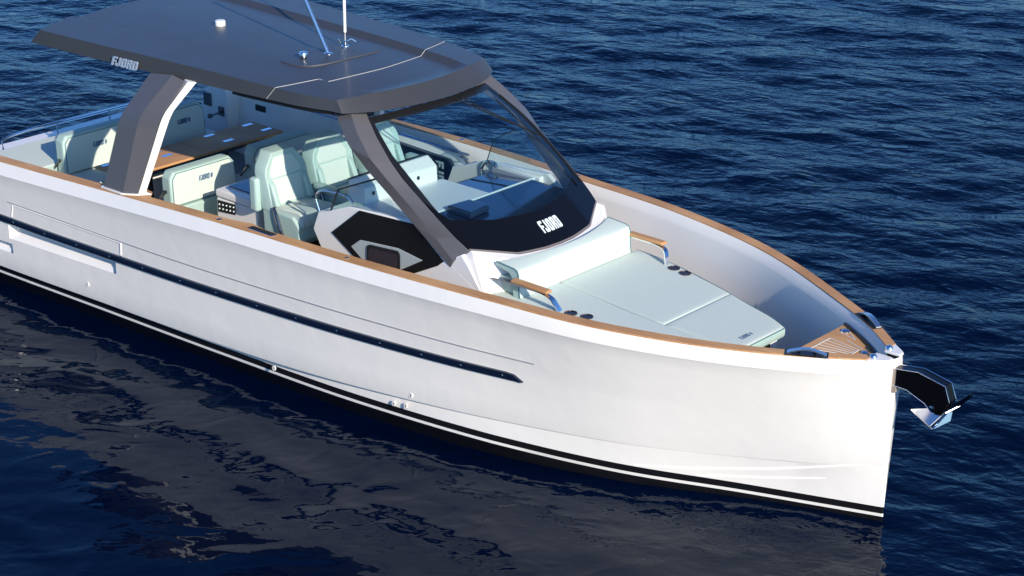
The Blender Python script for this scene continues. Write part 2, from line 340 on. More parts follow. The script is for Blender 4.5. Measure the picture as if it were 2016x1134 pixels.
# rub rail and seam line
RT = [(-12.6, .97), (-10.7, .975), (-9.55, .958), (-8.55, .958), (-7.3, .967), (-5.8, .989), (-4.48, 1.010), (-3.18, 1.03)]
for sgn in (1, -1):
    m = MB(); rings = []
    for x in np.linspace(-12.6, -3.10, 110):
        zt = lerp_tab(RT, x); zt += SH(x, zt); zb = zt-.073; x0 = x
        if x > -3.2: zt = max(zb+.004, zt-(x+3.2)/.1*.072)
        y1 = HALF(x, zt)+.012; y0 = HALF(x, zb)+.010
        rings.append([(x, sgn*(y1-.03), zt+.006), (x, sgn*(y1+.012), zt), (x, sgn*(y0+.020), (zt+zb)/2), (x, sgn*(y0+.012), zb), (x, sgn*(y0-.03), zb-.004)])
    rr = m.loft(rings, True, True).build('rub_rail', NAVY, Y)
    for px in (-10.3, -9.75, -9.2, -8.65, -8.1, -7.5, -6.95, -6.35, -5.8, -5.25, -4.7, -4.2, -3.75, -3.3):
        zc = lerp_tab(RT, px)-.038; zc += SH(px, zc)
        MB().lathe((px, sgn*(HALF(px, zc)+.026), zc), [(.011, 0), (.010, .005), (.004, .007)], (0, sgn, 0), 10).build('screw', STEEL, rr)
    m = MB(); rings = []
    for x in np.linspace(-10.4, -2.95, 90):
        z = lerp_tab([(-12.6, 1.19), (-10.4, 1.175), (-8.5, 1.15), (-7.25, 1.152), (-5.77, 1.175), (-4.45, 1.192), (-2.9, 1.208)], x); z += SH(x, z); d = .0045
        y = HALF(x, z)+.018*max(0, (z-.9)/.65)
        rings.append([(x, sgn*(y-.01), z+d), (x, sgn*(y+.004), z+d), (x, sgn*(y+.004), z-d), (x, sgn*(y-.01), z-d)])
    m.loft(rings, True, True).build('seam_line', SEAM, hull)
# fold-down side panel outline (raised edge) and through-hull fittings on the starboard side
m = MB()
def hs(x, z, d=0):
    x += .85/RISE*SH(x, z); z += SH(x, z); return (x, -(HALF(x, z)+.018*max(0, (z-.9)/.65)+d), z)
def strip(m, p, q, wdt, d, n=12):
    rings = []
    for i in range(n+1):
        s_ = i/n; x = p[0]+(q[0]-p[0])*s_; z = p[1]+(q[1]-p[1])*s_
        dx, dz = q[0]-p[0], q[1]-p[1]; L = math.hypot(dx, dz); nx, nz = -dz/L*wdt, dx/L*wdt
        rings.append([hs(x+nx, z+nz, -.01), hs(x+nx*.6, z+nz*.6, d), hs(x-nx*.6, z-nz*.6, d), hs(x-nx, z-nz, -.01)])
    m.loft(rings, True, True)
strip(m, (-10.36, 1.150), (-8.53, 1.128), .007, .005, 24); strip(m, (-10.37, 1.150), (-10.43, .99), .008, .007, 4); strip(m, (-8.53, 1.128), (-8.56, .98), .009, .008, 4)
m.build('side_panel_edge', WHITE, hull)
for x, z, q in ((-9.24, .437, .03), (-6.34, .235, .028), (-4.76, .278, .028), (-4.615, .29, .028), (-4.53, .439, .033)):
    th = MB().lathe(hs(x, z, -.002), [(q, 0), (q*.95, .008), (q*.5, .010), (q*.45, -.004)], (0, -1, .12), 18).build('through_hull', WHITE, hull)
    MB().lathe(hs(x, z, .003), [(q*.42, 0), (q*.40, .003)], (0, -1, .12), 12).build('bore', TANST, th)

# inner liner of the bulwarks, sole
m = MB()
for sgn in (1, -1):
    rings = []
    for x in xsl:
        if x > -.12: continue
        wz = W(x); zs = ZS(x); g = lambda d: max(wz-d, .02)
        rings.append([(x, sgn*g(.150), zs+.006), (x, sgn*g(.163), zs-.004), (x, sgn*g(.21), zs-.075), (x, sgn*g(.222), zs-.105), (x, sgn*g(.30), 1.05), (x, sgn*g(.36), .745)])
    m.loft(rings)
m.build('bulwark_liner', LINER, Y, angle=30)
m = MB(); m.loft([[(x, -max(W(x)-.33, .02), .75), (x, 0, .75), (x, max(W(x)-.33, .02), .75)] for x in xsl if x < -.2])
m.build('cockpit_sole', SOLE, Y)

# teak rail caps
for sgn in (1, -1):
    m = MB(); rings = []
    for x in [-.145]+[q for q in xsl if -11.42 < q < -.17]:
        wz = W(x); zs = ZS(x); b = max(wz-.155, .028)
        if sgn < 0:                                                # wider pads: at the side gate and the rear pillar
            b -= .055*max(0, 1-abs(x+6.62)/.22)
        b -= .16*max(0, 1-max(0, abs(x+8.52)-.25)/.12)
        rings.append([(x, sgn*(wz-.026), zs-.002), (x, sgn*(wz-.028), zs+.014), (x, sgn*b, zs+.014), (x, sgn*b, zs-.004)])
    m.loft(rings, True, True).build('rail_cap', TEAK, Y)
# white bow plate with the anchor slot
m = MB()
for sgn in (1, -1):
    m.ext([(-.146, sgn*.24, 1.700), (-.02, sgn*.150, 1.700), (.012, sgn*.12, 1.700), (.012, sgn*.05, 1.700), (-.146, sgn*.05, 1.700)], (0, 0, .024))
m.ext([(-.22, -.052, 1.645), (.010, -.052, 1.645), (.010, .052, 1.645), (-.22, .052, 1.645)], (0, 0, .035))
m.build('bow_plate', WHITE, Y, bevel=.006)
m = MB(); m.loft([[(.034+x, y, z) for x, y in ((-.05, -.06), (.02, -.055), (.028, -.03), (-.01, -.025), (-.01, .025), (.028, .03), (.02, .055), (-.05, .06))] for z in (1.40, 1.63)], True, True)
m.build('bow_roller_cheek', TANST, Y, bevel=.004)

# teak bow step
SZ = 1.62
def bowy(x): return max(W(x)-.235, .02)
m = MB(); xx = [-.86, -.78, -.7, -.6, -.5, -.4, -.3, -.2]
m.loft([[(x, -bowy(x), SZ-.03), (x, bowy(x), SZ-.03), (x, bowy(x), SZ), (x, -bowy(x), SZ)] for x in xx], True, True)
step = m.build('bow_step', TEAK, Y)
m = MB()
def cl(p, q, wd=.006):
    a, b = Vector((*p, SZ+.001)), Vector((*q, SZ+.001)); t = (b-a).normalized(); n_ = Vector((-t.y, t.x, 0))*wd/2
    m.ext([a-n_, b-n_, b+n_, a+n_], (0, 0, .003))
for a, b in (((-.778, -.17), (-.778, .151)), ((-.433, -.061), (-.433, .1)), ((-.778, .151), (-.433, .1)), ((-.778, -.17), (-.433, -.061))): cl(a, b)
for q in (.2, .4, .6, .8): cl((-.778, -.17+.321*q), (-.433, -.061+.161*q), .005)
cl((-.778, .327), (-.77, .40)); cl((-.778, .327), (-.59, .275)); cl((-.59, .275), (-.72, .385)); cl((-.64, .215), (-.42, .13))
m.build('caulking', LETW, step)
for x, y, q in ((-.762, .385, .045), (-.36, .078, .038)):
    MB().lathe((x, y, SZ), [(q, 0), (q*.97, .008), (q*.7, .016), (q*.3, .02)], n=20).build('deck_fitting', STEEL, step)
m = MB(); m.loft([[(x, bowy(x)+.0, SZ+.001), (x, bowy(x)-.025, SZ+.001), (x, bowy(x)-.02, SZ+.02), (x, bowy(x)+.004, SZ+.02)] for x in xx], True, True); m.build('rubber_edge', SATIN, step)
for y, n_ in ((-.155, 0), (.105, 1)):
    MB().lathe((-.13, y, 1.722), [(.038, 0), (.036, .016), (.024, .03), (.008, .034)], n=20).build('bow_bolt', STEEL, Y)
# pull-up bow cleats
for sgn in (1, -1):
    p0, p1 = Vector((-.74, sgn*(W(-.74)-.085), ZS(-.74)+.014)), Vector((-.44, sgn*(W(-.44)-.07), ZS(-.44)+.014))
    t_ = (p1-p0).normalized(); n_ = Vector((-t_.y, t_.x, 0)); m = MB(); rings = []
    for i in range(15):
        s_ = i/14; p = p0.lerp(p1, s_); hgt = .012+.040*math.sin(math.pi*s_); wd = .026
        rings.append([p-n_*wd+Vector((0, 0, hgt-.012)), p+n_*wd+Vector((0, 0, hgt-.012)), p+n_*wd+Vector((0, 0, hgt)), p-n_*wd+Vector((0, 0, hgt))])
    cl_ = m.loft(rings, True, True).build('bow_cleat', STEELC, Y)
    for s_ in (.3, .7): MB().lathe(p0.lerp(p1, s_), [(.014, 0), (.014, .03)], n=10).build('cleat_post', STEELB, cl_)
    MB().obox(p0.lerp(p1, .5)+Vector((0, 0, .003)), t_*.19, n_*.062, (0, 0, .003)).build('cleat_base', SATIN, cl_)
# small rail fittings
for x, sgn, q in ((-6.97, -1, .032), (-5.18, -1, .022), (-6.99, 1, .032), (-5.12, 1, .022)):
    MB().lathe((x, sgn*(W(x)-.085), ZS(x)+.013), [(q, 0), (q, .005), (q*.6, .008), (q*.4, .004)], n=16).build('rail_fitting', STEEL, Y)
m = MB(); x0 = -6.36
a, b = Vector((-6.55, -(W(-6.55)-.10), ZS(-6.55)+.016)), Vector((-6.17, -(W(-6.17)-.08), ZS(-6.17)+.016)); t_ = (b-a).normalized(); n_ = Vector((-t_.y, t_.x, 0))
g_ = MB().obox((a+b)/2+n_*.01, (b-a)/2, n_*.042, (0, 0, .006)).build('gate_hinge_plate', STEEL, Y, bevel=.004)
MB().obox((a+b)/2+n_*.01+Vector((0, 0, .007)), (b-a)*.36, n_*.026, (0, 0, .004)).build('hinge_grip', SATIN, g_)

# ---------------------------------------------------------------- pillars
def prism_path(name, lines, mats, parent, close=True, bevel=.005):
    n = len(lines[0]); rings = [[l[i] for l in lines] for i in range(n)]
    return MB().loft(rings, True, True).build(name, mats, parent, bevel=bevel, angle=14)
def mir(pts, s): return [(x, s*-y, z) for x, y, z in pts]          # points are given for starboard (y < 0)
def dens(pts, n=8, rd=.35):                                                # rounded polyline (quadratic at inner corners)
    P = [Vector(p) for p in pts]; out = [P[0]]
    for i in range(1, len(P)-1):
        a = P[i].lerp(P[i-1], rd); b = P[i].lerp(P[i+1], rd)
        for k_ in range(n+1):
            s_ = k_/n; out.append(a.lerp(P[i], s_).lerp(P[i].lerp(b, s_), s_))
    return out+[P[-1]]
for sgn in (-1, 1):
    s = -sgn if False else (1 if sgn < 0 else -1)
    mm = lambda pts: [(p[0], p[1]*s, p[2]) for p in dens(pts, 6, .16)]
    # front pillar: outboard face between left and ridge, forward face between ridge and glass edge
    left = [(-6.07, -1.01, 2.965), (-5.95, -1.08, 2.87), (-5.707, -1.168, 2.683), (-5.458, -1.165, 2.49), (-5.219, -1.135, 2.305), (-4.911, -1.105, 2.065), (-4.43, -1.05, 1.69)]
    ridge = [(-5.84, -1.01, 2.985), (-5.652, -1.105, 2.828), (-5.401, -1.172, 2.622), (-5.156, -1.145, 2.419), (-4.911, -1.105, 2.218), (-4.62, -1.075, 1.975), (-4.38, -1.065, 1.78)]
    glass = [(-5.80, -.835, 2.955), (-5.529, -.951, 2.771), (-5.255, -1.026, 2.586), (-5.062, -1.050, 2.456), (-4.645, -1.037, 2.175), (-4.421, -1.015, 2.02), (-4.23, -.975, 1.885)]
    back = [(x-.07, y+.045, z-.055) for x, y, z in glass]
    back2 = [(x+.02, y+.07, z-.03) for x, y, z in left]
    prism_path('front_pillar', [mm(l) for l in (left, ridge, glass, back, back2)], PILL, Y)
    # rear pillar
    L_ = [(-8.79, -1.955, 1.70), (-8.69, -1.735, 2.50), (-8.42, -1.50, 2.99)]
    Rg = [(-8.44, -1.965, 1.70), (-8.345, -1.735, 2.58), (-8.05, -1.49, 3.04)]
    Fr = [(-8.30, -1.87, 1.70), (-8.06, -1.665, 2.62), (-7.90, -1.44, 2.98)]
    Bk = [(-8.36, -1.80, 1.70), (-8.14, -1.60, 2.58), (-7.98, -1.38, 2.96)]
    Bk2 = [(-8.76, -1.82, 1.70), (-8.66, -1.62, 2.46), (-8.44, -1.40, 2.96)]
    rp = prism_path('rear_pillar', [mm(l) for l in (L_, Rg, Fr, Bk, Bk2)], PILL, Y)
    I1 = [(-8.295, -1.862, 1.72), (-8.05, -1.658, 2.62), (-7.87, -1.435, 2.985)]
    I2 = [(-8.285, -1.765, 1.72), (-7.99, -1.58, 2.645), (-7.79, -1.38, 2.985)]
    I3 = [(-8.38, -1.765, 1.72), (-8.12, -1.57, 2.60), (-7.95, -1.36, 2.985)]
    I4 = [(-8.38, -1.80, 1.72), (-8.14, -1.60, 2.60), (-7.97, -1.40, 2.985)]
    prism_path('pillar_lining', [mm(l) for l in (I1, I2, I3, I4)], LINER, rp, bevel=.003)
    m = MB(); m.ext([(-8.81, s*-1.965, ZS(-8.5)+.004), (-8.44, s*-1.978, ZS(-8.5)+.014), (-8.27, s*-1.88, ZS(-8.5)+.016), (-8.18, s*-1.765, ZS(-8.5)+.016), (-8.40, s*-1.74, ZS(-8.5)+.016), (-8.85, s*-1.79, ZS(-8.5)+.012)], (0, 0, .018))
    m.build('pillar_foot', WHITE, rp, bevel=.004)

# ---------------------------------------------------------------- hardtop
RWT = [(-10.4, 1.535), (-9.6, 1.49), (-8.7, 1.42), (-7.7, 1.345), (-6.7, 1.262), (-6.2, 1.18), (-5.95, 1.09)]
def roofz(x): return 3.13-.03*max(0, (x+7.5)/1.55)**1.5
def xf(y): return -5.715-.235*(abs(y)/1.09)**2
def xa(y): return -10.62+.30*(abs(y)/1.53)**2
fr = [-1, -.97, -.9, -.8, -.7, -.645, -.63, -.59, -.55, -.45, -.3, -.15, 0]; fr = fr+[-q for q in fr[:-1]][::-1]
NT = 60; m = MB(); rings = []
for i in range(NT+1):
    t_ = i/NT; xm = -10.4+t_*(10.4-5.95); wd = lerp_tab(RWT, xm); row = []
    for q in fr:
        y = q*wd; x = xa(y)+t_*(xf(y)-xa(y)); z = roofz(xm); a = abs(q)
        edge = min(1, max(0, (-5.95-x)/.12)+0); ed2 = min(1, max(0, (1-t_)/.03))
        if a >= .63: z += .024*(1-a)/.37
        else: z += .024
        if a < .615: z += (-.05*min(1, (.63-a)/.08)*ed2)+.028*(1-(a/.6)**2)*ed2
        row.append((x, y, z))
    rings.append(row)
m.loft(rings)
# fascia and underside
per = [rings[i][0] for i in range(NT+1)]+[rings[NT][j] for j in range(1, len(fr)-1)]+[rings[NT-i][-1] for i in range(NT+1)]+[rings[0][len(fr)-1-j] for j in range(1, len(fr)-1)]
def low(p, d, zz, inn=0):
    x, y, z = p
    fx = max(0, min(1, (x+6.03)/.10)); ax = max(0, min(1, (-10.15-x)/.12))
    nx = fx*.205-ax*.16; sy = math.copysign(1, y)
    if fx > 0: nx = .11+.105*(1-min(1, abs(y)/1.09)**4) if fx >= 1 else fx*.12
    return (x+nx*d-inn*(fx-ax), y+sy*(.026*d-inn)*min(1, abs(y)/.4), zz)
lowr = [low(p, 1, 2.985 if p[0] > -7 else 2.985-.02*min(1, (-7-p[0])/1.5)) for p in per]
mid = [(a[0]*.3+b[0]*.7, a[1]*.3+b[1]*.7+.004*math.copysign(1, a[1]), a[2]*.45+b[2]*.55) for a, b in zip(per, lowr)]
inn = [low(p, .9, 2.965, .05) for p in per]
m.loft([per+per[:1], lowr+lowr[:1], inn+inn[:1]])
top = m.build('hardtop', DARK, Y, angle=17)
m = MB(); rings2 = []
for i in range(0, NT+1, 3):
    a, b = inn[i], inn[2*NT+len(fr)-2-i]
    rings2.append([tuple(a[k_]+(b[k_]-a[k_])*q+(.02*math.sin(math.pi*q) if k_ == 2 else 0) for k_ in range(3)) for q in np.linspace(0, 1, 9)])
m.loft(rings2).build('headliner', HEAD, top)
# black track under the starboard and port edges
for sgn in (1, -1):
    m = MB(); rings2 = []
    for x in np.linspace(-7.3, -5.98, 20):
        y = lerp_tab(RWT, x)-.005; rings2.append([(x, sgn*y, 2.972), (x, sgn*(y-.05), 2.972), (x, sgn*(y-.05), 2.935), (x, sgn*y, 2.94)])
    m.loft(rings2, True, True).build('awning_track', SATIN, top)
# seam across the front of the roof
m = MB(); path = []
def seamz(a, xm): z = roofz(xm)+(.024*(1-a)/.37 if a >= .63 else .024); return z-.05*min(1, (.63-a)/.08)+.028*(1-(a/.6)**2) if a < .615 else z
frs = sorted(fr)
for q in np.linspace(-1, 1, 81):
    xs_ = -6.40-.29*abs(q)**1.6; xm = xs_
    for _ in range(4): y_ = q*lerp_tab(RWT, xm); xm = -10.4+4.45*(xs_-xa(y_))/(xf(y_)-xa(y_))
    path.append((xs_, y_, float(np.interp(q, frs, [seamz(abs(k_), xm) for k_ in frs]))+.0015))
path = [(path[0][0]-.09, -lerp_tab(RWT, -6.77)-.027, 2.992)]+path
m.tube(path, .0025, 6).build('panel_seam', PALE, top)
lettering('FJORD', (-9.085, -1.497, 2.957), (1, .06, .0), (0, .1, 1), (0, -1, 0), .10, mat('silver_letters', (.36, .45, .58), .35, metal=.2), top, wid=1.22, shear=.25, depth=.012)
def rz(x, y): return roofz(x)-.026+.028*(1-(abs(y)/.8)**2)
# raised pad, mast, antenna, dome light, horn
m = MB(); pad = []
for k_ in range(40):
    a = 2*math.pi*k_/40; c_, s_ = math.cos(a), math.sin(a)
    pad.append((-7.20+.30*math.copysign(abs(c_)**.6, c_)+.05*s_, .0+.58*math.copysign(abs(s_)**.6, s_)))
m.loft([[(x, y, rz(x, y)-.004) for x, y in pad], [(-7.2+(x+7.2)*.97, y*.97, rz(x, y)+.014) for x, y in pad], [(-7.2+(x+7.2)*.5, y*.5, rz(x, y)*.5+rz(-7.2, 0)*.5+.018) for x, y in pad]], True, True)
m.build('aerial_pad', DARK, top)
zb = rz(-7.18, -.05)+.014
ms = MB().tube([(-7.182, -.05, zb), (-7.33, -.05, zb+.235), (-7.80, -.05, zb+.98)], .021, 14).build('mast', STEEL, top)
MB().lathe((-7.182, -.05, zb-.002), [(.05, 0), (.05, .008), (.03, .014)], n=20).build('mast_foot', STEEL, ms)
an = MB().tube([(-7.285, .30, zb+.06), (-7.285, .30, zb+.16)], .012, 10).tube([(-7.285, .30, zb+.155), (-7.285, .30, zb+1.2)], .017, 12, 1).build('antenna', [STEEL, mat('white_plastic', (.75, .75, .74), .4)], top)
m = MB().lathe((-7.285, .30, zb-.004), [(.048, 0), (.045, .01), (.02, .018), (.02, .05), (.012, .06)], n=16)
m.tube([(-7.285, .33, zb+.05), (-7.26, .37, zb+.07), (-7.22, .40, zb+.04)], .008, 8).tube([(-7.32, .26, zb+.03), (-7.33, .24, zb+.08)], .011, 8)
m.build('antenna_ratchet', STEEL, an)
MB().lathe((-9.0, -.02, rz(-9, 0)-.005), [(.060, 0), (.060, .052), (.052, .062), (.02, .066)], n=24).build('dome_light', mat('white_dome', (.8, .78, .75), .3), top)
hn = MB().lathe((-7.266, -.335, rz(-7.27, -.33)+.0), [(.03, 0), (.03, .03)], n=14).build('horn', STEELB, top)
MB().lathe((-7.266, -.335, rz(-7.27, -.33)+.03), [(.05, 0), (.052, .03), (.045, .045), (.02, .05)], n=20).build('horn_cap', STEEL, hn)

# ---------------------------------------------------------------- windscreen
base = [(-4.25, -.958, 1.908), (-3.985, -.55, 1.822), (-3.955, -.40, 1.812), (-3.915, -.2, 1.806), (-3.905, 0, 1.805), (-3.915, .2, 1.806), (-3.955, .40, 1.812), (-3.985, .55, 1.822), (-4.25, .958, 1.908)]
topc = [(-5.735, -.90, 2.91), (-5.62, -.55, 2.945), (-5.59, -.4, 2.95), (-5.56, -.2, 2.955), (-5.55, 0, 2.957), (-5.56, .2, 2.955), (-5.59, .4, 2.95), (-5.62, .55, 2.945), (-5.735, .90, 2.91)]
def resample(P, n):
    P = [Vector(p) for p in P]; L = [0]
    for a, b in zip(P, P[1:]): L.append(L[-1]+(b-a).length)
    out = []
    for i in range(n+1):
        d = L[-1]*i/n; k_ = min(max([j for j in range(len(L)) if L[j] <= d]), len(P)-2); out.append(P[k_].lerp(P[k_+1], (d-L[k_])/(L[k_+1]-L[k_])))
    return out
NB = 48; bb, tt = resample(base, NB), resample(topc, NB)
def G(i, v, off=0):                                # point on the screen, offset along its outward normal
    a = bb[i].lerp(tt[i], v); bul = .03*math.sin(math.pi*v)*(1-abs((i-NB/2)/(NB/2))**4)
    n_ = Vector((.57, .10*(i-NB/2)/NB*2, .80)).normalized()
    qq = (i-NB/2)/(NB/2)                          # the sides of the screen bow outboard
    a = a+Vector((0, math.copysign(abs(qq)**3, qq)*lerp_tab([(0, .012), (.04, .03), (.28, .085), (.57, .112), (.70, .098), (.87, .035), (1, -.03)], v), 0))
    return a+n_*(bul+off)
vs_ = [0, .1, .185]+list(np.linspace(.2, .95, 14))+[1]
def vmask(i):                                      # upper edge of the blacked-out band
    q = abs(i-NB/2)/(NB/2); return .205+.02*q+(.5*max(0, q-.93)/.07*.3)
def gpanel(name, i0, i1, vlo, vhi, o0, o1, mt, parent, nv=14):
    rings = []
    for i in range(i0, i1+1):
        lo, hi = vlo(i) if callable(vlo) else vlo, vhi(i) if callable(vhi) else vhi
        vv = [lo+(hi-lo)*k_/nv for k_ in range(nv+1)]
        rings.append([G(i, v, o1) for v in vv]+[G(i, v, o0) for v in reversed(vv)])
    return MB().loft(rings, True, True).build(name, mt, parent)
ws = gpanel('windscreen', 1, NB-1, vmask, .965, -.008, 0, GLASS, Y)
gpanel('screen_mask', 0, NB, 0, vmask, -.012, .001, BLACK, ws)
gpanel('screen_border', 0, NB, .955, 1.0, -.014, .002, SATIN, ws, 2)
gpanel('screen_border', 0, 1, vmask, .955, -.014, .002, SATIN, ws)
gpanel('screen_border', NB-1, NB, vmask, .955, -.014, .002, SATIN, ws)
m = MB(); m.loft([[G(i, 0, .003), G(i, 0, -.02), G(i, 0, -.02)+Vector((.014, 0, -.012)), G(i, 0, .003)+Vector((.016, 0, -.012))] for i in range(NB+1)], True, True).build('screen_trim', mat('taupe_trim', (.22, .19, .18), .4, metal=.3), ws)
ic = NB//2+4
def onmask(y, z0):      # point of the mask near a given y
    i = min(range(NB+1), key=lambda k_: abs(bb[k_].y-y)); return i
# wipers parked along the port side
def GP(uu, v, off):
    k_ = uu*NB; i = int(min(k_, NB-1)); return G(i, v, off).lerp(G(i+1, v, off), k_-i)
for u0, u1, v0, v1 in ((.62, .955, .965, .52), (.58, .93, .965, .56)):
    wp = MB().tube([GP(u0+(u1-u0)*q, v0+(v1-v0)*q, .03) for q in np.linspace(0, 1, 8)], .007, 6).build('wiper', RUB, ws)
def yfrac(y): 
    k_ = next(i for i in range(NB) if bb[i+1].y >= y); return (k_+(y-bb[k_].y)/(bb[k_+1].y-bb[k_].y))/NB
m = MB(); x_ = 0
for ch in 'FJORD':
    if ch == 'J': x_ -= .26
    for poly in LET[ch]:
        q_ = [(yfrac(-.105+(x_+px)*.083), .070+.072*py) for px, py in poly]
        m.loft([[GP(a, b, .002) for a, b in q_], [GP(a, b, .009) for a, b in q_]], True, True)
    x_ += .79
m.build('lettering', LETW, ws, smooth=False)
wp = MB().tube([GP(.955, .52+.36*q, .035) for q in np.linspace(-1, 1, 10)], .010, 6).build('wiper', RUB, ws)

# ---------------------------------------------------------------- deckhouse
m = MB()
bo = [b+Vector((.02, 0, -.016)) for b in bb]
def ring_off(dx, dy, z0, zfun=None, edgex=None):
    out = []
    for i, b in enumerate(bb):
        q = (i-NB/2)/(NB/2); out.append((b.x+dx*(1-.25*abs(q)**3), b.y*(1+dy), zfun(q, b)))
    return out
r1 = [tuple(p) for p in bo]
r2_ = ring_off(.075, .03, 0, lambda q, b: b.z-.030)
r3 = ring_off(.115, .045, 0, lambda q, b: b.z-.038)
r4 = ring_off(.135, .05, 0, lambda q, b: b.z-.07)
r5 = ring_off(.235, .085, 0, lambda q, b: 1.46)
r6 = ring_off(.26, .09, 0, lambda q, b: .75)
r0 = [tuple(b+Vector((-.10, 0, -.10))) for b in bo]
for rg, (px, py, pz) in zip((r0, r1, r2_, r3, r4, r5, r6), ((-4.52, .98, 1.66), (-4.47, 1.045, 1.735), (-4.44, 1.046, 1.72), (-4.42, 1.046, 1.705), (-4.40, 1.046, 1.69), (-3.96, 1.047, 1.46), (-3.95, 1.047, .75))):
    rg.insert(0, (px, -py, pz)); rg.append((px, py, pz))
m.loft([r0, r1, r2_, r3, r4, r5, r6])
dh = m.build('deckhouse', WHITE, Y, angle=24)
SW = [(-6.30, 1.40), (-6.42, 1.60), (-6.33, 1.81), (-6.20, 1.84), (-5.86, 1.975), (-5.72, 1.985), (-4.93, 2.035), (-4.50, 1.735), (-4.28, 1.86), (-4.20, 1.78), (-3.95, 1.45), (-3.93, .75), (-6.2, .75)]
for sgn in (1, -1):
    MB().ext([(x, sgn*1.045, z) for x, z in SW], (0, -sgn*.06, 0)).build('deckhouse_side', WHITE, dh, bevel=.012)
for sgn in (1, -1):
    bp = [(-5.70, 1.975), (-4.925, 2.02), (-4.515, 1.728), (-4.60, 1.66), (-5.05, 1.43), (-5.60, 1.33), (-5.74, 1.41), (-6.13, 1.63)]
    sg = MB().ext([(x, sgn*1.046, z) for x, z in bp], (0, sgn*.010, 0)).build('side_glazing', BLACK, dh, bevel=.004)
    pl = [(-5.83, 1.555), (-5.69, 1.66), (-5.57, 1.672), (-5.14, 1.71), (-4.80, 1.668), (-5.10, 1.49), (-5.63, 1.43)]
    pt = MB().ext([(x, sgn*1.056, z) for x, z in pl], (0, sgn*.008, 0)).build('portlight_surround', GREYW, sg, bevel=.003)
    def rr_(x0, x1, z0, z1, rad, y, dz=0):
        out = []
        for cx_, cz_, a0 in ((x1-rad, z1-rad, 0), (x0+rad, z1-rad, 90), (x0+rad, z0+rad, 180), (x1-rad, z0+rad, 270)):
            for k_ in range(6): a = R(a0+18*k_); x = cx_+rad*math.cos(a); out.append((x, y, cz_+rad*math.sin(a)+(x-x0)*dz))
        return out
    MB().ext(rr_(-5.585, -5.11, 1.425, 1.645, .05, sgn*1.064, .085), (0, sgn*.012, 0)).build('portlight', SATIN, sg)
    MB().ext(rr_(-5.555, -5.14, 1.455, 1.615, .03, sgn*1.0765, .085), (0, sgn*.003, 0)).build('pane', mat('smoked_pane', (.03, .022, .03), .12), sg)
# helm console: shoulder blocks, hood, dash, companionway
m = MB()
m.ext([(-6.40, -1.00, 1.55), (-6.31, -1.00, 1.82), (-5.80, -1.00, 1.965), (-5.80, -1.00, .75), (-6.2, -1.0, .75)], (0, 1.28, 0))      # helm bulkhead
m.box(-5.80, -5.075, -1.00, .27, 1.90, 1.972)                                                                                     # pale hatch area
m.box(-5.80, -5.6, .27, 1.0, .75, 1.35); m.box(-5.62, -4.99, .93, 1.06, 1.5, 2.00); m.box(-5.10, -4.98, .27, .93, 1.3, 1.93)
cons = m.build('helm_console', WHITE, Y, bevel=.02)
MB().box(-5.72, -5.09, -.98, .24, 1.9735, 1.979).build('foredeck_panel', mat('pale_dash_panel', (.70, .72, .71), .45), cons, bevel=.002)
m = MB(); m.ext([(-6.06, -.88, 1.95), (-6.03, -.88, 2.19), (-5.93, -.88, 2.225), (-5.80, -.88, 2.14), (-5.785, -.88, 1.96)], (0, 1.07, 0))
hood = m.build('helm_hood', WHITE, cons, bevel=.012)
m = MB().tube([(-6.035, -.885, 2.195), (-6.035, .195, 2.195)], .008, 8).tube([(-6.035, .195, 2.195), (-5.93, .200, 2.23), (-5.80, .20, 2.145), (-5.785, .20, 1.965)], .006, 6); m.build('hood_edge', SATIN, hood)
for y in (-.76, -.10): MB().lathe((-5.797, y, 2.065), [(.022, 0), (.022, .006)], (1, 0, .1), 14).build('hood_button', SATIN, hood)
MB().box(-5.66, -5.10, .905, .93, 1.86, 1.965).build('companionway_frame', mat('grey_frame', (.35, .35, .38), .4), cons, bevel=.004)
MB().ext([(-5.66, .29, 1.905), (-5.085, .29, 1.94), (-5.085, .90, 1.94), (-5.66, .90, 1.905)], (0, 0, .012)).build('companionway_door', mat('smoked_blue_acrylic', (.045, .06, .13), .12, coat=.6), cons)
MB().tube([(-5.655, .56, 1.921), (-5.09, .60, 1.955)], .007, 6).build('door_seal', SATIN, cons)
m = MB(); rings = []
for i in range(2, NB-1):
    a = G(i, max(.03, (1.972-bb[i].z)/(tt[i].z-bb[i].z)), -.035); rings.append([(-5.07, bb[i].y*1.0, 1.972), (a.x, a.y, 1.958), (a.x-.02, a.y, 1.93), (-5.07, bb[i].y, 1.93)])
dash = m.loft(rings, True, True).build('dash_top', NAVY, cons)
MB().box(-5.085, -5.069, -.99, .99, 1.955, 1.981).build('dash_edge', LETW, dash)
for sgn in (-1, 1):
    y = sgn*1.03
    if sgn < 0: o4 = [(-6.11, y, 1.62), (-6.197, y, 1.76), (-6.03, y, 2.118), (-5.42, y, 2.385)]
    else: o4 = [(-5.86, y, 1.90), (-5.86, y, 1.94), (-5.75, y, 2.24), (-5.40, y, 2.43)]
    gl = MB().ext(o4+[(-5.2, y, 2.09), (-4.95, y, 2.03), (-5.72, y, 1.98)], (0, -sgn*.008, 0)).build('side_screen', GLASS, Y)
    m = MB().tube(o4, .010 if sgn < 0 else .006, 8); m.build('screen_frame', SATIN, gl)
    hd = [(-6.36, -.96, 1.69), (-6.47, -.96, 1.92), (-6.36, -.96, 2.02), (-6.05, -.90, 2.02), (-5.97, -.88, 1.945)] if sgn < 0 else [(-5.85, .97, 1.80), (-5.87, .97, 1.90), (-5.79, .95, 2.0), (-5.66, .95, 2.01), (-5.60, .95, 1.93)]
    m = MB().tube(dens(hd, 5), .017, 10); m.build('grab_handle', STEEL, Y)
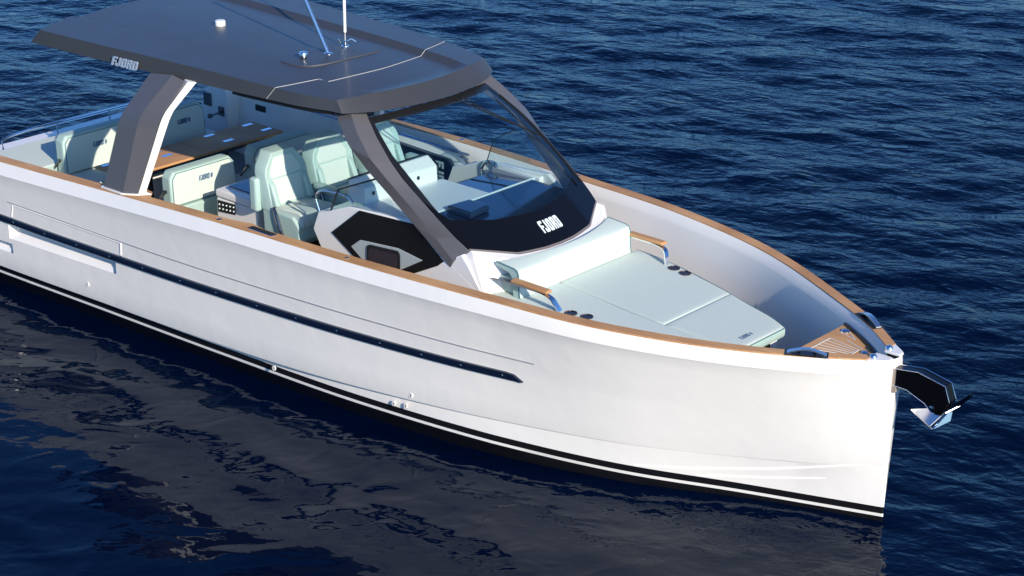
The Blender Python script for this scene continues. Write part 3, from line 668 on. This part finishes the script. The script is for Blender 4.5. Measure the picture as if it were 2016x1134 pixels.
# white flare block on the port side of the helm
m = MB(); m.ext([(-5.9, .98, 1.75), (-5.68, .98, 1.93), (-5.0, .98, 1.99), (-5.0, 1.05, 1.99), (-5.9, 1.05, 1.75)], (0, 0, -.9)); m.build('port_coaming', WHITE, cons, bevel=.015)

# port bulwark door panel with lettering
m = MB(); yw = lambda x: W(x)-.30
m.ext([(-7.75, 1.50, .85), (-6.80, 1.49, .85), (-6.80, 1.495, 1.56), (-6.90, 1.497, 1.64), (-7.75, 1.52, 1.66)], (0, -.02, 0))
door = m.build('bulwark_door', mat('navy_door_panel', (.004, .010, .026), .2, coat=.4), Y)
lettering('FJORD', (-7.06, 1.470, 1.60), (0, -.0, -1), (1, 0, 0), (0, -1, 0), .125, LETW, door, wid=1.1, depth=.004)
m = MB(); m.ext([(-7.8, 1.55, 1.655), (-6.84, 1.50, 1.645), (-6.74, 1.48, 1.55), (-6.74, 1.40, .8), (-6.60, 1.40, .8), (-6.60, 1.49, 1.6), (-6.80, 1.55, 1.72), (-7.8, 1.62, 1.735)], (0, .05, 0)); m.build('door_frame', LINER, door, bevel=.01)
MB().tube([(-9.5, 1.69, 1.70), (-6.62, 1.56, 1.735)], .016, 8).tube([(-9.5, 1.675, 1.655), (-6.62, 1.545, 1.69)], .010, 8).build('grab_rail', mat('blue_steel', (.25, .3, .42), .15, metal=1), Y)
m = MB(); m.ext([(-6.60, 1.38, .8), (-6.60, 1.46, 1.66), (-6.05, 1.50, 1.68), (-5.9, 1.45, .8)], (0, .2, 0)); m.build('bulwark_locker', LINER, Y, bevel=.03)
# socket plate and cleat-like fender holder on the port bulwark
MB().box(-10.42, -10.24, 1.655, 1.68, 1.46, 1.54).build('socket_plate', SATIN, Y, bevel=.004)
m = MB().box(-11.16, -11.06, 1.66, 1.69, 1.24, 1.36); m.tube([(-11.11, 1.68, 1.29), (-11.13, 1.50, 1.27)], .014, 8).lathe((-11.13, 1.50, 1.27), [(.03, -.02), (.03, .02)], (0, 1, 0), 10); m.build('backrest_latch', STEELB, Y)
m = MB()
for k_ in range(5): m.box(-11.44+.03*k_, -11.425+.03*k_, 1.655, 1.675, 1.33, 1.50)
m.build('vent_grille', STEELB, Y)
# aft bulwark block on the port quarter and stern rail
m = MB(); m.ext([(-11.65, 1.68, .8), (-11.62, 1.68, 1.15), (-11.36, 1.68, 1.62), (-11.0, 1.68, 1.64), (-11.0, 1.68, .8)], (0, .30, 0)); m.build('quarter_block', LINER, Y, bevel=.02)
m = MB().tube(dens([(-11.78, -1.20, 1.30), (-11.78, -1.216, 1.487), (-11.78, 1.25, 1.47)], 3), .016, 10).tube([(-11.79, -1.2, 1.455), (-11.79, 1.25, 1.437)], .010, 8)
for y in (-.4, .4, 1.2): m.tube([(-11.78, y, 1.48), (-11.78, y, 1.1)], .012, 8)
m.build('stern_rail', STEEL, Y)

# ---------------------------------------------------------------- foredeck trunk under the sun pad, cup holders, arm rests
CWD = [(-4.0, 1.00), (-3.6, .985), (-3.135, .915), (-2.765, .818), (-2.416, .715), (-2.0, .570), (-1.573, .425), (-1.385, .325)]
def cwid(x): return lerp_tab(CWD, x)
m = MB(); m.loft([[(x, -cwid(x)+.05, z) for x in np.linspace(-4, -1.46, 20)]+[(x, cwid(x)-.05, z) for x in np.linspace(-1.46, -4, 20)] for z in (.75, 1.392)], True, True)
trunk = m.build('foredeck_trunk', WHITE, Y)
MB().box(-1.47, -1.452, -.27, .19, .80, 1.37).build('trunk_opening', SATIN, trunk)
for sgn in (1, -1):
    for x, y in ((-3.07, .803), (-2.902, .767)):
        ch = MB().lathe((x, sgn*y, 1.507), [(.052, -.10), (.052, 0), (.060, .001), (.060, .010), (.052, .010), (.050, .004), (.001, .0035)], n=24).build('cup_holder', mat('dark_copper_steel', (.16, .09, .075), .18, metal=1), trunk)
    br = MB(); y = sgn*.895; hw = .03
    pth = dens([(-4.02, y, 1.66), (-3.80, y, 1.672), (-3.26, y, 1.672), (-3.185, sgn*.835, 1.508)], 5)
    br.loft([[Vector(p)+Vector((0, -hw, -.006)), Vector(p)+Vector((0, hw, -.006)), Vector(p)+Vector((.0, hw, .006)), Vector(p)+Vector((0, -hw, .006))] if k_ < len(pth)-6 else [Vector(p)+Vector((-.006, -hw, -.002)), Vector(p)+Vector((-.006, hw, -.002)), Vector(p)+Vector((.006, hw, .002)), Vector(p)+Vector((.006, -hw, .002))] for k_, p in enumerate(pth)], True, True)
    ar = br.build('arm_rest', STEEL, trunk)
    MB().box(-3.735, -3.27, y-.045, y+.045, 1.680, 1.715).build('arm_pad', TEAK, ar, bevel=.014, seg=3)

# ---------------------------------------------------------------- furniture (things resting in the yacht)
sp = tag(empty('sun_pad', (-2.7, 0, 1.395)), 'large pale mint sun pad covering the foredeck between two teak arm rests', 'sun pad')
def local(o, root): o.parent = root; o.matrix_parent_inverse = Matrix.Translation(-Vector(root.location)); return o
def cush(name, poly, z0, z1, root, mats=(FAB, VINYL), bev=.016):
    c = sum((Vector((x, y, 0)) for x, y in poly), Vector())/len(poly); m = MB()
    def ins(d, z): return [(x-(x-c.x)/max(1e-3, math.hypot(x-c.x, y-c.y))*d, y-(y-c.y)/max(1e-3, math.hypot(x-c.x, y-c.y))*d, z) for x, y in poly]
    R_ = [ins(.012, z0), ins(0, z0+.02), ins(-.002, (z0+z1)/2), ins(0, z1-.024), ins(.006, z1-.010)]
    m.loft(R_, True, False, 1); n = len(poly); m.f.append(tuple(range(n))[::-1]); m.m.append(1)
    m.loft([ins(.006, z1-.010), ins(.02, z1-.001), ins(.05, z1+.002), ins(.12, z1+.004)], True, False, 0)
    k_ = len(m.v)-n; m.f.append(tuple(k_+i for i in range(n))); m.m.append(0)
    o = m.build(name, list(mats), root, angle=50); o.matrix_parent_inverse = Matrix.Translation(-Vector(root.location))
    return o
def sy(x): return lerp_tab([(-4.1, -.245), (-3.69, -.263), (-2.237, -.409), (-1.62, -.440), (-1.36, -.45)], x)
g = .004
px_ = [q for q in np.linspace(-3.70, -2.262, 14)]
cush('centre_cushion', [(x, sy(x)+g) for x in px_]+[(x, cwid(x)) for x in px_[::-1]], 1.40, 1.503, sp)
px_ = [q for q in np.linspace(-2.258, -1.385, 12)]
cush('front_cushion', [(x, max(sy(x)+g, -cwid(x))) for x in px_]+[(x, cwid(x)) for x in px_[::-1]], 1.40, 1.503, sp)
px_ = [q for q in np.linspace(-3.99, -1.62, 18)]
cush('side_cushion', [(x, -cwid(x)) for x in px_]+[(x, min(sy(x)-g, -cwid(x)+.9)) for x in px_[::-1]], 1.40, 1.502, sp)
local(lettering('FJORD w', (-1.50, -.20, 1.5065), (.0, 1, 0), (-1, 0, 0), (0, 0, 1), .055, INK, None, wid=.75, shear=.25, depth=.002), sp)
local(MB().tube([(x, cwid(x)+.002, 1.492) for x in np.linspace(-3.7, -1.4, 30)]+[(-1.383, y, 1.492) for y in np.linspace(.30, -.30, 12)], .005, 6).build('piping', PIPE, None), sp)

hb = tag(empty('head_bolster', (-3.8, 0, 1.51)), 'curved pale mint head bolster propped against the base of the windscreen', 'cushion')
prof = [(-3.675, 1.508), (-3.69, 1.60), (-3.695, 1.745), (-3.71, 1.785), (-3.755, 1.804), (-3.985, 1.822), (-4.005, 1.808), (-3.995, 1.782), (-3.82, 1.745), (-3.785, 1.71), (-3.775, 1.60), (-3.76, 1.508)]
m = MB(); rings = []
for i in range(29):
    y = -.86+1.72*i/28; bow_ = 1-(y/.86)**2; e_ = 1 if abs(y) < .84 else .94
    rings.append([(x+bow_*(.035+.155*min(1, max(0, (-3.70-x)/.28)))*min(1, max(0, (z-1.55)/.2)), y, 1.51+(z-1.51)*(1 if e_ == 1 else .985)) for x, z in prof])
for a_ in range(28):
    m.loft(rings[a_:a_+2], True, False, 0)
m.f.append(tuple(range(12))[::-1]); m.m.append(1); k_ = len(m.v)-12; m.f.append(tuple(k_+i for i in range(12))); m.m.append(1)
local(m.build('bolster_cushion', [FAB, VINYL], None, angle=40), hb)
for q in (0, -1):
    local(MB().tube([p for p in rings[q][:7]], .006, 6).build('piping', PIPE, None), hb)
local(MB().ext([(-3.80, -.82, 1.51), (-3.83, -.82, 1.68), (-4.08, -.82, 1.665), (-4.02, -.82, 1.51)], (0, 1.64, 0)).build('bolster_base', VINYL, None, bevel=.01), hb)

# dash-mounted box
nb = tag(empty('navigation_box', (-4.87, -.31, 1.972)), 'flat black rounded box lying on the dark dash behind the windscreen', 'device')
a_, b_, c_, d_ = Vector((-5.04, -.46, 1.975)), Vector((-5.01, -.15, 1.975)), Vector((-4.73, -.15, 1.975)), Vector((-4.69, -.47, 1.975)); NBM = mat('navy_box', (.012, .022, .045), .16, coat=.5)
local(MB().loft([[a_, b_, c_, d_], [p+Vector((0, 0, .05)) for p in (a_, b_, c_, d_)], [(a_+b_+c_+d_)/4+(p-(a_+b_+c_+d_)/4)*.9+Vector((0, 0, .062)) for p in (a_, b_, c_, d_)]], True, True).build('casing', NBM, None, bevel=.02, seg=3), nb)

# helm seats
hsd = empty('helm_seat', (0, 0, 0))
def hp_(o): o.parent = hsd; return o
# local frame: origin on the sole under the seat, facing +x
back_o = [(-.29, .80), (-.30, 1.20), (-.275, 1.27), (-.155, 1.415), (.155, 1.415), (.275, 1.27), (.30, 1.20), (.29, .80)]
def tilt(x, y, z): return (x-.14*(z-.80)/.6, y, z)
m = MB(); m.loft([[tilt(-.17, y*.9, z*.995) for y, z in back_o], [tilt(-.13, y, z) for y, z in back_o], [tilt(.02, y, z) for y, z in back_o], [tilt(.045, y*.97, z*.995) for y, z in back_o], [tilt(.028, y*.80, .80+(z-.80)*.94) for y, z in back_o]], True, True, 0)
hp_(m.build('backrest', VINYL, None, bevel=.012, seg=2, angle=30))
cp = [(-.20, .86), (-.215, 1.13), (.215, 1.13), (.20, .86)]
m = MB(); m.loft([[tilt(.025, y, z) for y, z in cp], [tilt(.034, y*.96, .86+(z-.86)*.98) for y, z in cp]], True, True); hp_(m.build('back_pad', FAB, None, bevel=.006))
hp2 = [(-.22, 1.145), (-.225, 1.22), (-.13, 1.36), (.13, 1.36), (.225, 1.22), (.22, 1.145)]
m = MB(); m.loft([[tilt(.025, y, z) for y, z in hp2], [tilt(.040, y*.95, 1.145+(z-1.145)*.97) for y, z in hp2]], True, True); hp_(m.build('head_pad', FAB, None, bevel=.008))
for sg_ in (-1, 1):
    m = MB().ext([tilt(.0, sg_*.285, .84), tilt(.12, sg_*.28, .87), tilt(.075, sg_*.27, 1.10), tilt(.0, sg_*.27, 1.16)], (0, -sg_*.07, 0))
    hp_(m.build('side_bolster', VINYL, None, bevel=.02, seg=3))
m = MB()
nr = 13
for k_ in range(nr):
    y0 = -.25+.5*k_/nr; y1 = y0+.5/nr-.003
    m.ext([(-.02, y0, .84), (.40, y0, .865), (.45, y0, .845), (.47, y0, .79), (.47, y0, .72), (-.02, y0, .72)], (0, y1-y0, 0))
hp_(m.build('seat_cushion', FAB, None, bevel=.004))
hp_(MB().ext([(-.12, -.285, .50), (-.14, -.285, .82), (.34, -.285, .815), (.44, -.285, .72), (.45, -.285, .56), (.38, -.285, .48)], (0, .57, 0)).build('seat_base', VINYL, None, bevel=.02, seg=3))
hp_(MB().box(-.02, .33, -.20, .20, .0, .50).build('pedestal', BRONZE, None, bevel=.01))
hp_(MB().box(.0, .36, .325, .43, .90, .975).build('arm_rest', VINYL, None, bevel=.025, seg=3))
m = MB().tube([(.06, -.297, .87), (.11, -.302, .77), (.19, -.305, .58)], [.016, .024, .026], 10); hp_(m.build('lever', STEELB, None))
seats = []
for k_, (x, y, lab) in enumerate(((-7.36, -.63, 'starboard mint helm seat, in full view beside the white wet bar'), (-7.36, .06, 'middle mint helm seat, partly behind the front pillar'), (-7.36, .80, 'port mint helm seat seen through the windscreen'))):
    o = hsd if k_ == 0 else copy_tree(hsd)
    o.location = (x+.13, y, .75); tag(o, lab, 'helm seat', 'helm seats side by side'); seats.append(o)
# raised outer arm rest of the starboard seat
ro = local(MB().box(-7.50, -7.38, -.985, -.885, 1.52, 1.90).build('raised_arm_rest', VINYL, None, bevel=.03, seg=3), seats[0])

# wet bar behind the starboard seat
wb_ = tag(empty('wet_bar', (-7.9, -.5, .75)), 'white wet bar with navy lid and black switch panel behind the helm seats', 'cabinet')
local(MB().box(-8.23, -7.55, -.84, .15, .75, 1.46).box(-8.235, -7.545, -.845, .155, 1.468, 1.56).build('cabinet_body', WHITE, None, bevel=.022, seg=3), wb_)
local(MB().box(-8.17, -7.60, -.70, .10, 1.561, 1.572).build('lid', NAVYLID, None, bevel=.003), wb_)
sw = local(MB().ext([(-8.20, -.842, 1.30), (-7.90, -.842, 1.33), (-7.90, -.842, 1.452), (-8.20, -.842, 1.437)], (0, -.008, 0)).build('switch_panel', SATIN, None, bevel=.003), wb_)
for a_ in range(5):
    for b_ in range(2):
        o = MB().lathe((-8.165+.06*a_, -.85, 1.345+.05*b_+.005*a_), [(.010, 0), (.009, .008), (.004, .010)], (0, -1, 0), 10).build('knob', LETW, None); o.parent = sw

# benches with fold-over backrests
def bench(name, x, y0, y1, z0, z1, label, tx, group, seat=True, struts=(0,)):
    rt = tag(empty(name, (x, (y0+y1)/2, z0)), label, 'bench', group)
    c = .035; o = [(y0, z0), (y0+.015, z1-.07), (y0+.075, z1), (y1-.075, z1), (y1-.015, z1-.07), (y1, z0)]
    tl = lambda x_, z: x_-.10*(z-z0)
    m = MB(); m.loft([[(tl(x-.15, z), y, z) for y, z in o], [(tl(x-.02, z), y, z) for y, z in o], [(tl(x, z), (y-(y0+y1)/2)*.97+(y0+y1)/2, z0+(z-z0)*.965+.004) for y, z in o]], True, True)
    local(m.build('backrest', VINYL, None, bevel=.014, seg=3), rt)
    i_ = [((y-(y0+y1)/2)*.935+(y0+y1)/2, z0+(z-z0)*.90+.015) for y, z in o]
    m = MB(); m.loft([[(tl(x-.004, z), y, z) for y, z in i_], [(tl(x+.010, z), y, z) for y, z in i_]], True, True)
    local(m.build('back_panel', FAB, None, bevel=.005), rt)
    local(MB().tube([(tl(x+.002, z), y, z) for y, z in i_], .006, 6).build('piping', PIPE, None), rt)
    if seat:
        local(MB().box(x-.12, x+.02, y0+.02, y1-.02, z0-.26, z0-.012).build('seat_cushion', VINYL, None, bevel=.02, seg=3), rt)
        local(MB().box(x-.60, x-.13, y0+.02, y1-.02, z0-.30, z0-.10).build('seat', FAB, None, bevel=.02, seg=3), rt)
        local(MB().box(x-.58, x-.02, y0+.06, y1-.06, .752, z0-.27).build('bench_base', LINER, None), rt)
    for s_ in struts:
        ys = y0-.016 if s_ == 0 else y1+.016
        local(MB().tube([(x-.09, ys, z0+.17), (x-.22, ys, z0+.03)], .014, 8).lathe((x-.09, ys-.012, z0+.17), [(.022, 0), (.022, .024)], (0, 1, 0), 12).build('hinge_arm', STEELB, None), rt)
    if tx is not None:
        z_ = (z0+z1)/2+.02; local(lettering('FJORD w', (x+.013-.1*(z_-z0), tx, z_), (0, 1, .0), (-.1, 0, 1), (1, 0, .1), .06, INK, None, wid=.75, shear=.2, depth=.003), rt)
    return rt
gb = 'mint backrests around the dining table'
bench('dining_bench', -8.64, -1.14, -.17, 1.31, 1.70, 'sunlit mint bench backrest beside the white wet bar', -.73, gb)
bench('dining_bench', -8.66, .09, 1.08, 1.31, 1.70, 'shaded mint bench backrest directly behind the middle helm seat', None, gb)
bench('dining_bench', -10.60, -1.15, -.10, 1.24, 1.70, 'mint stern backrest left of the rear pillar, partly sunlit', -.72, gb, False)
bench('dining_bench', -10.55, -.02, .97, 1.24, 1.71, 'mint stern backrest right of the rear pillar, in the roof shade', .52, gb, False, (1,))
st = tag(empty('stern_bench', (-10.4, 0, 1)), 'low stern bench cushion in front of the two stern backrests', 'bench')
local(MB().box(-10.60, -10.12, -1.15, .97, 1.10, 1.245).build('seat_cushion', FAB, None, bevel=.02, seg=3), st)
local(MB().box(-10.72, -10.2, -1.1, .95, .752, 1.098).build('seat_base', LINER, None), st)
tag(cush('stern_pad', [(-11.72, -1.62), (-10.80, -1.62), (-10.80, 1.0), (-11.72, 1.0)], 1.20, 1.34, empty('stern_sun_pad', (-11.2, -.3, 1.2))))
tag(bpy.data.objects['stern_sun_pad'], 'pale mint sun pad aft of the stern backrests at the left edge', 'sun pad')
MB().box(-12.3, -10.78, -1.6, 1.3, .752, 1.198).build('engine_hatch', WHITE, Y, bevel=.02)

# dining table
tb = tag(empty('dining_table', (-9.72, 0, .75)), 'teak dining table with folding leaves and steel hinges in the cockpit', 'table')
for y0, y1, dz in ((-1.17, -.15, 0), (-.145, .062, 0), (.068, 1.235, 0)):
    local(MB().box(-10.0, -9.43, y0, y1, 1.468, 1.5).build('table_leaf', TEAKT, None, bevel=.008), tb)
for x, y in ((-9.70, -.345), (-9.88, -.375), (-9.93, -1.04), (-9.93, .49), (-9.61, .52), (-9.92, 1.09), (-9.61, 1.125)):
    local(MB().box(x-.032, x+.032, y-.075, y+.075, 1.5, 1.504).build('hinge', STEEL, None, bevel=.001), tb)
local(MB().box(-9.50, -9.46, -1.0, 1.1, 1.42, 1.467).build('table_rail', STEELB, None), tb)
for y in (-.62, .55): local(MB().lathe((-9.72, y, .752), [(.17, 0), (.16, .02), (.05, .04), (.05, .70), (.12, .716)], n=18).build('table_leg', SATIN, None), tb)

# anchor and its arm
m = MB()
side = [(-.10, 1.625), (.0, 1.625), (.27, 1.668), (.545, 1.615), (.60, 1.475), (.52, 1.33), (.43, 1.335), (.36, 1.40), (.17, 1.472), (.03, 1.475)]
arm = MB()
for y in (-.055, .035): arm.ext([(x, y, z) for x, z in side], (0, .02, 0))
arm.ext([(.27, -.034, 1.664), (.545, -.034, 1.612), (.60, -.034, 1.475), (.585, -.034, 1.475), (.53, -.034, 1.60), (.27, -.034, 1.65), (-.05, -.034, 1.605), (-.05, -.034, 1.62)], (0, .068, 0))
am = arm.build('anchor_arm', BLACK, Y, bevel=.003)
MB().ext([(.0, -.0345, 1.60), (.27, -.0345, 1.64), (.53, -.0345, 1.59), (.58, -.0345, 1.48), (.57, -.0345, 1.47), (.51, -.0345, 1.57), (.26, -.0345, 1.62), (.0, -.0345, 1.58)], (0, .069, 0)).build('arm_web', BLACK, am)
for pts in ([(-.05, 1.628), (.0, 1.628), (.27, 1.670), (.545, 1.618), (.60, 1.478)], [(.03, 1.473), (.17, 1.470), (.36, 1.398), (.43, 1.333)]):
    for y in (-.056, .056): MB().tube([(x, y, z) for x, z in pts], .0035, 6).build('arm_edge', STEEL, am)
MB().lathe((.43, -.056, 1.375), [(.026, 0), (.024, .012), (.008, .016)], (0, -1, 0), 14).build('pivot_bolt', STEEL, am)
ac_ = tag(empty('anchor', (.45, 0, 1.35)), 'polished steel plough anchor hanging from the black arm at the bow', 'anchor')
tip = Vector((.20, 0, 1.272)); wl, wr = Vector((.50, -.13, 1.225)), Vector((.50, .13, 1.225)); top_ = Vector((.60, 0, 1.42)); dn = Vector((0, 0, -.012))
m = MB()
for sd_ in (wl, wr): m.loft([[tip, sd_, top_], [tip+dn, sd_+dn, top_+dn]], True, True)
m.loft([[wl, Vector((.60, -.03, 1.30)), top_], [wl+Vector((.012, 0, 0)), Vector((.612, -.03, 1.30)), top_+Vector((.012, 0, 0))]], True, True)
local(m.build('fluke', STEEL, None, smooth=False), ac_)
m = MB().loft([[(.545+.0, s_*.016+o_, z) for s_, z in ((-1, 1.30), (1, 1.30), (1, 1.37), (-1, 1.37))] for o_ in (0,)]+[[(.64, s_*.016, z) for s_, z in ((-1, 1.42), (1, 1.42), (1, 1.48), (-1, 1.48))]]+[[(.77, s_*.016, z) for s_, z in ((-1, 1.56), (1, 1.56), (1, 1.615), (-1, 1.615))]], True, True)
m.loft([[(.40, -.014, 1.30), (.40, .014, 1.30), (.40, .014, 1.36), (.40, -.014, 1.36)], [(.60, -.014, 1.38), (.60, .014, 1.38), (.60, .014, 1.46), (.60, -.014, 1.46)]], True, True)
local(m.build('shank', STEELB, None, bevel=.004), ac_)
local(MB().tube([wl+Vector((-.02, .01, .01)), Vector((.60, -.10, 1.40)), Vector((.66, 0, 1.45)), Vector((.60, .10, 1.40)), wr+Vector((-.02, -.01, .01))], .012, 8).build('roll_bar', STEEL, None), ac_)
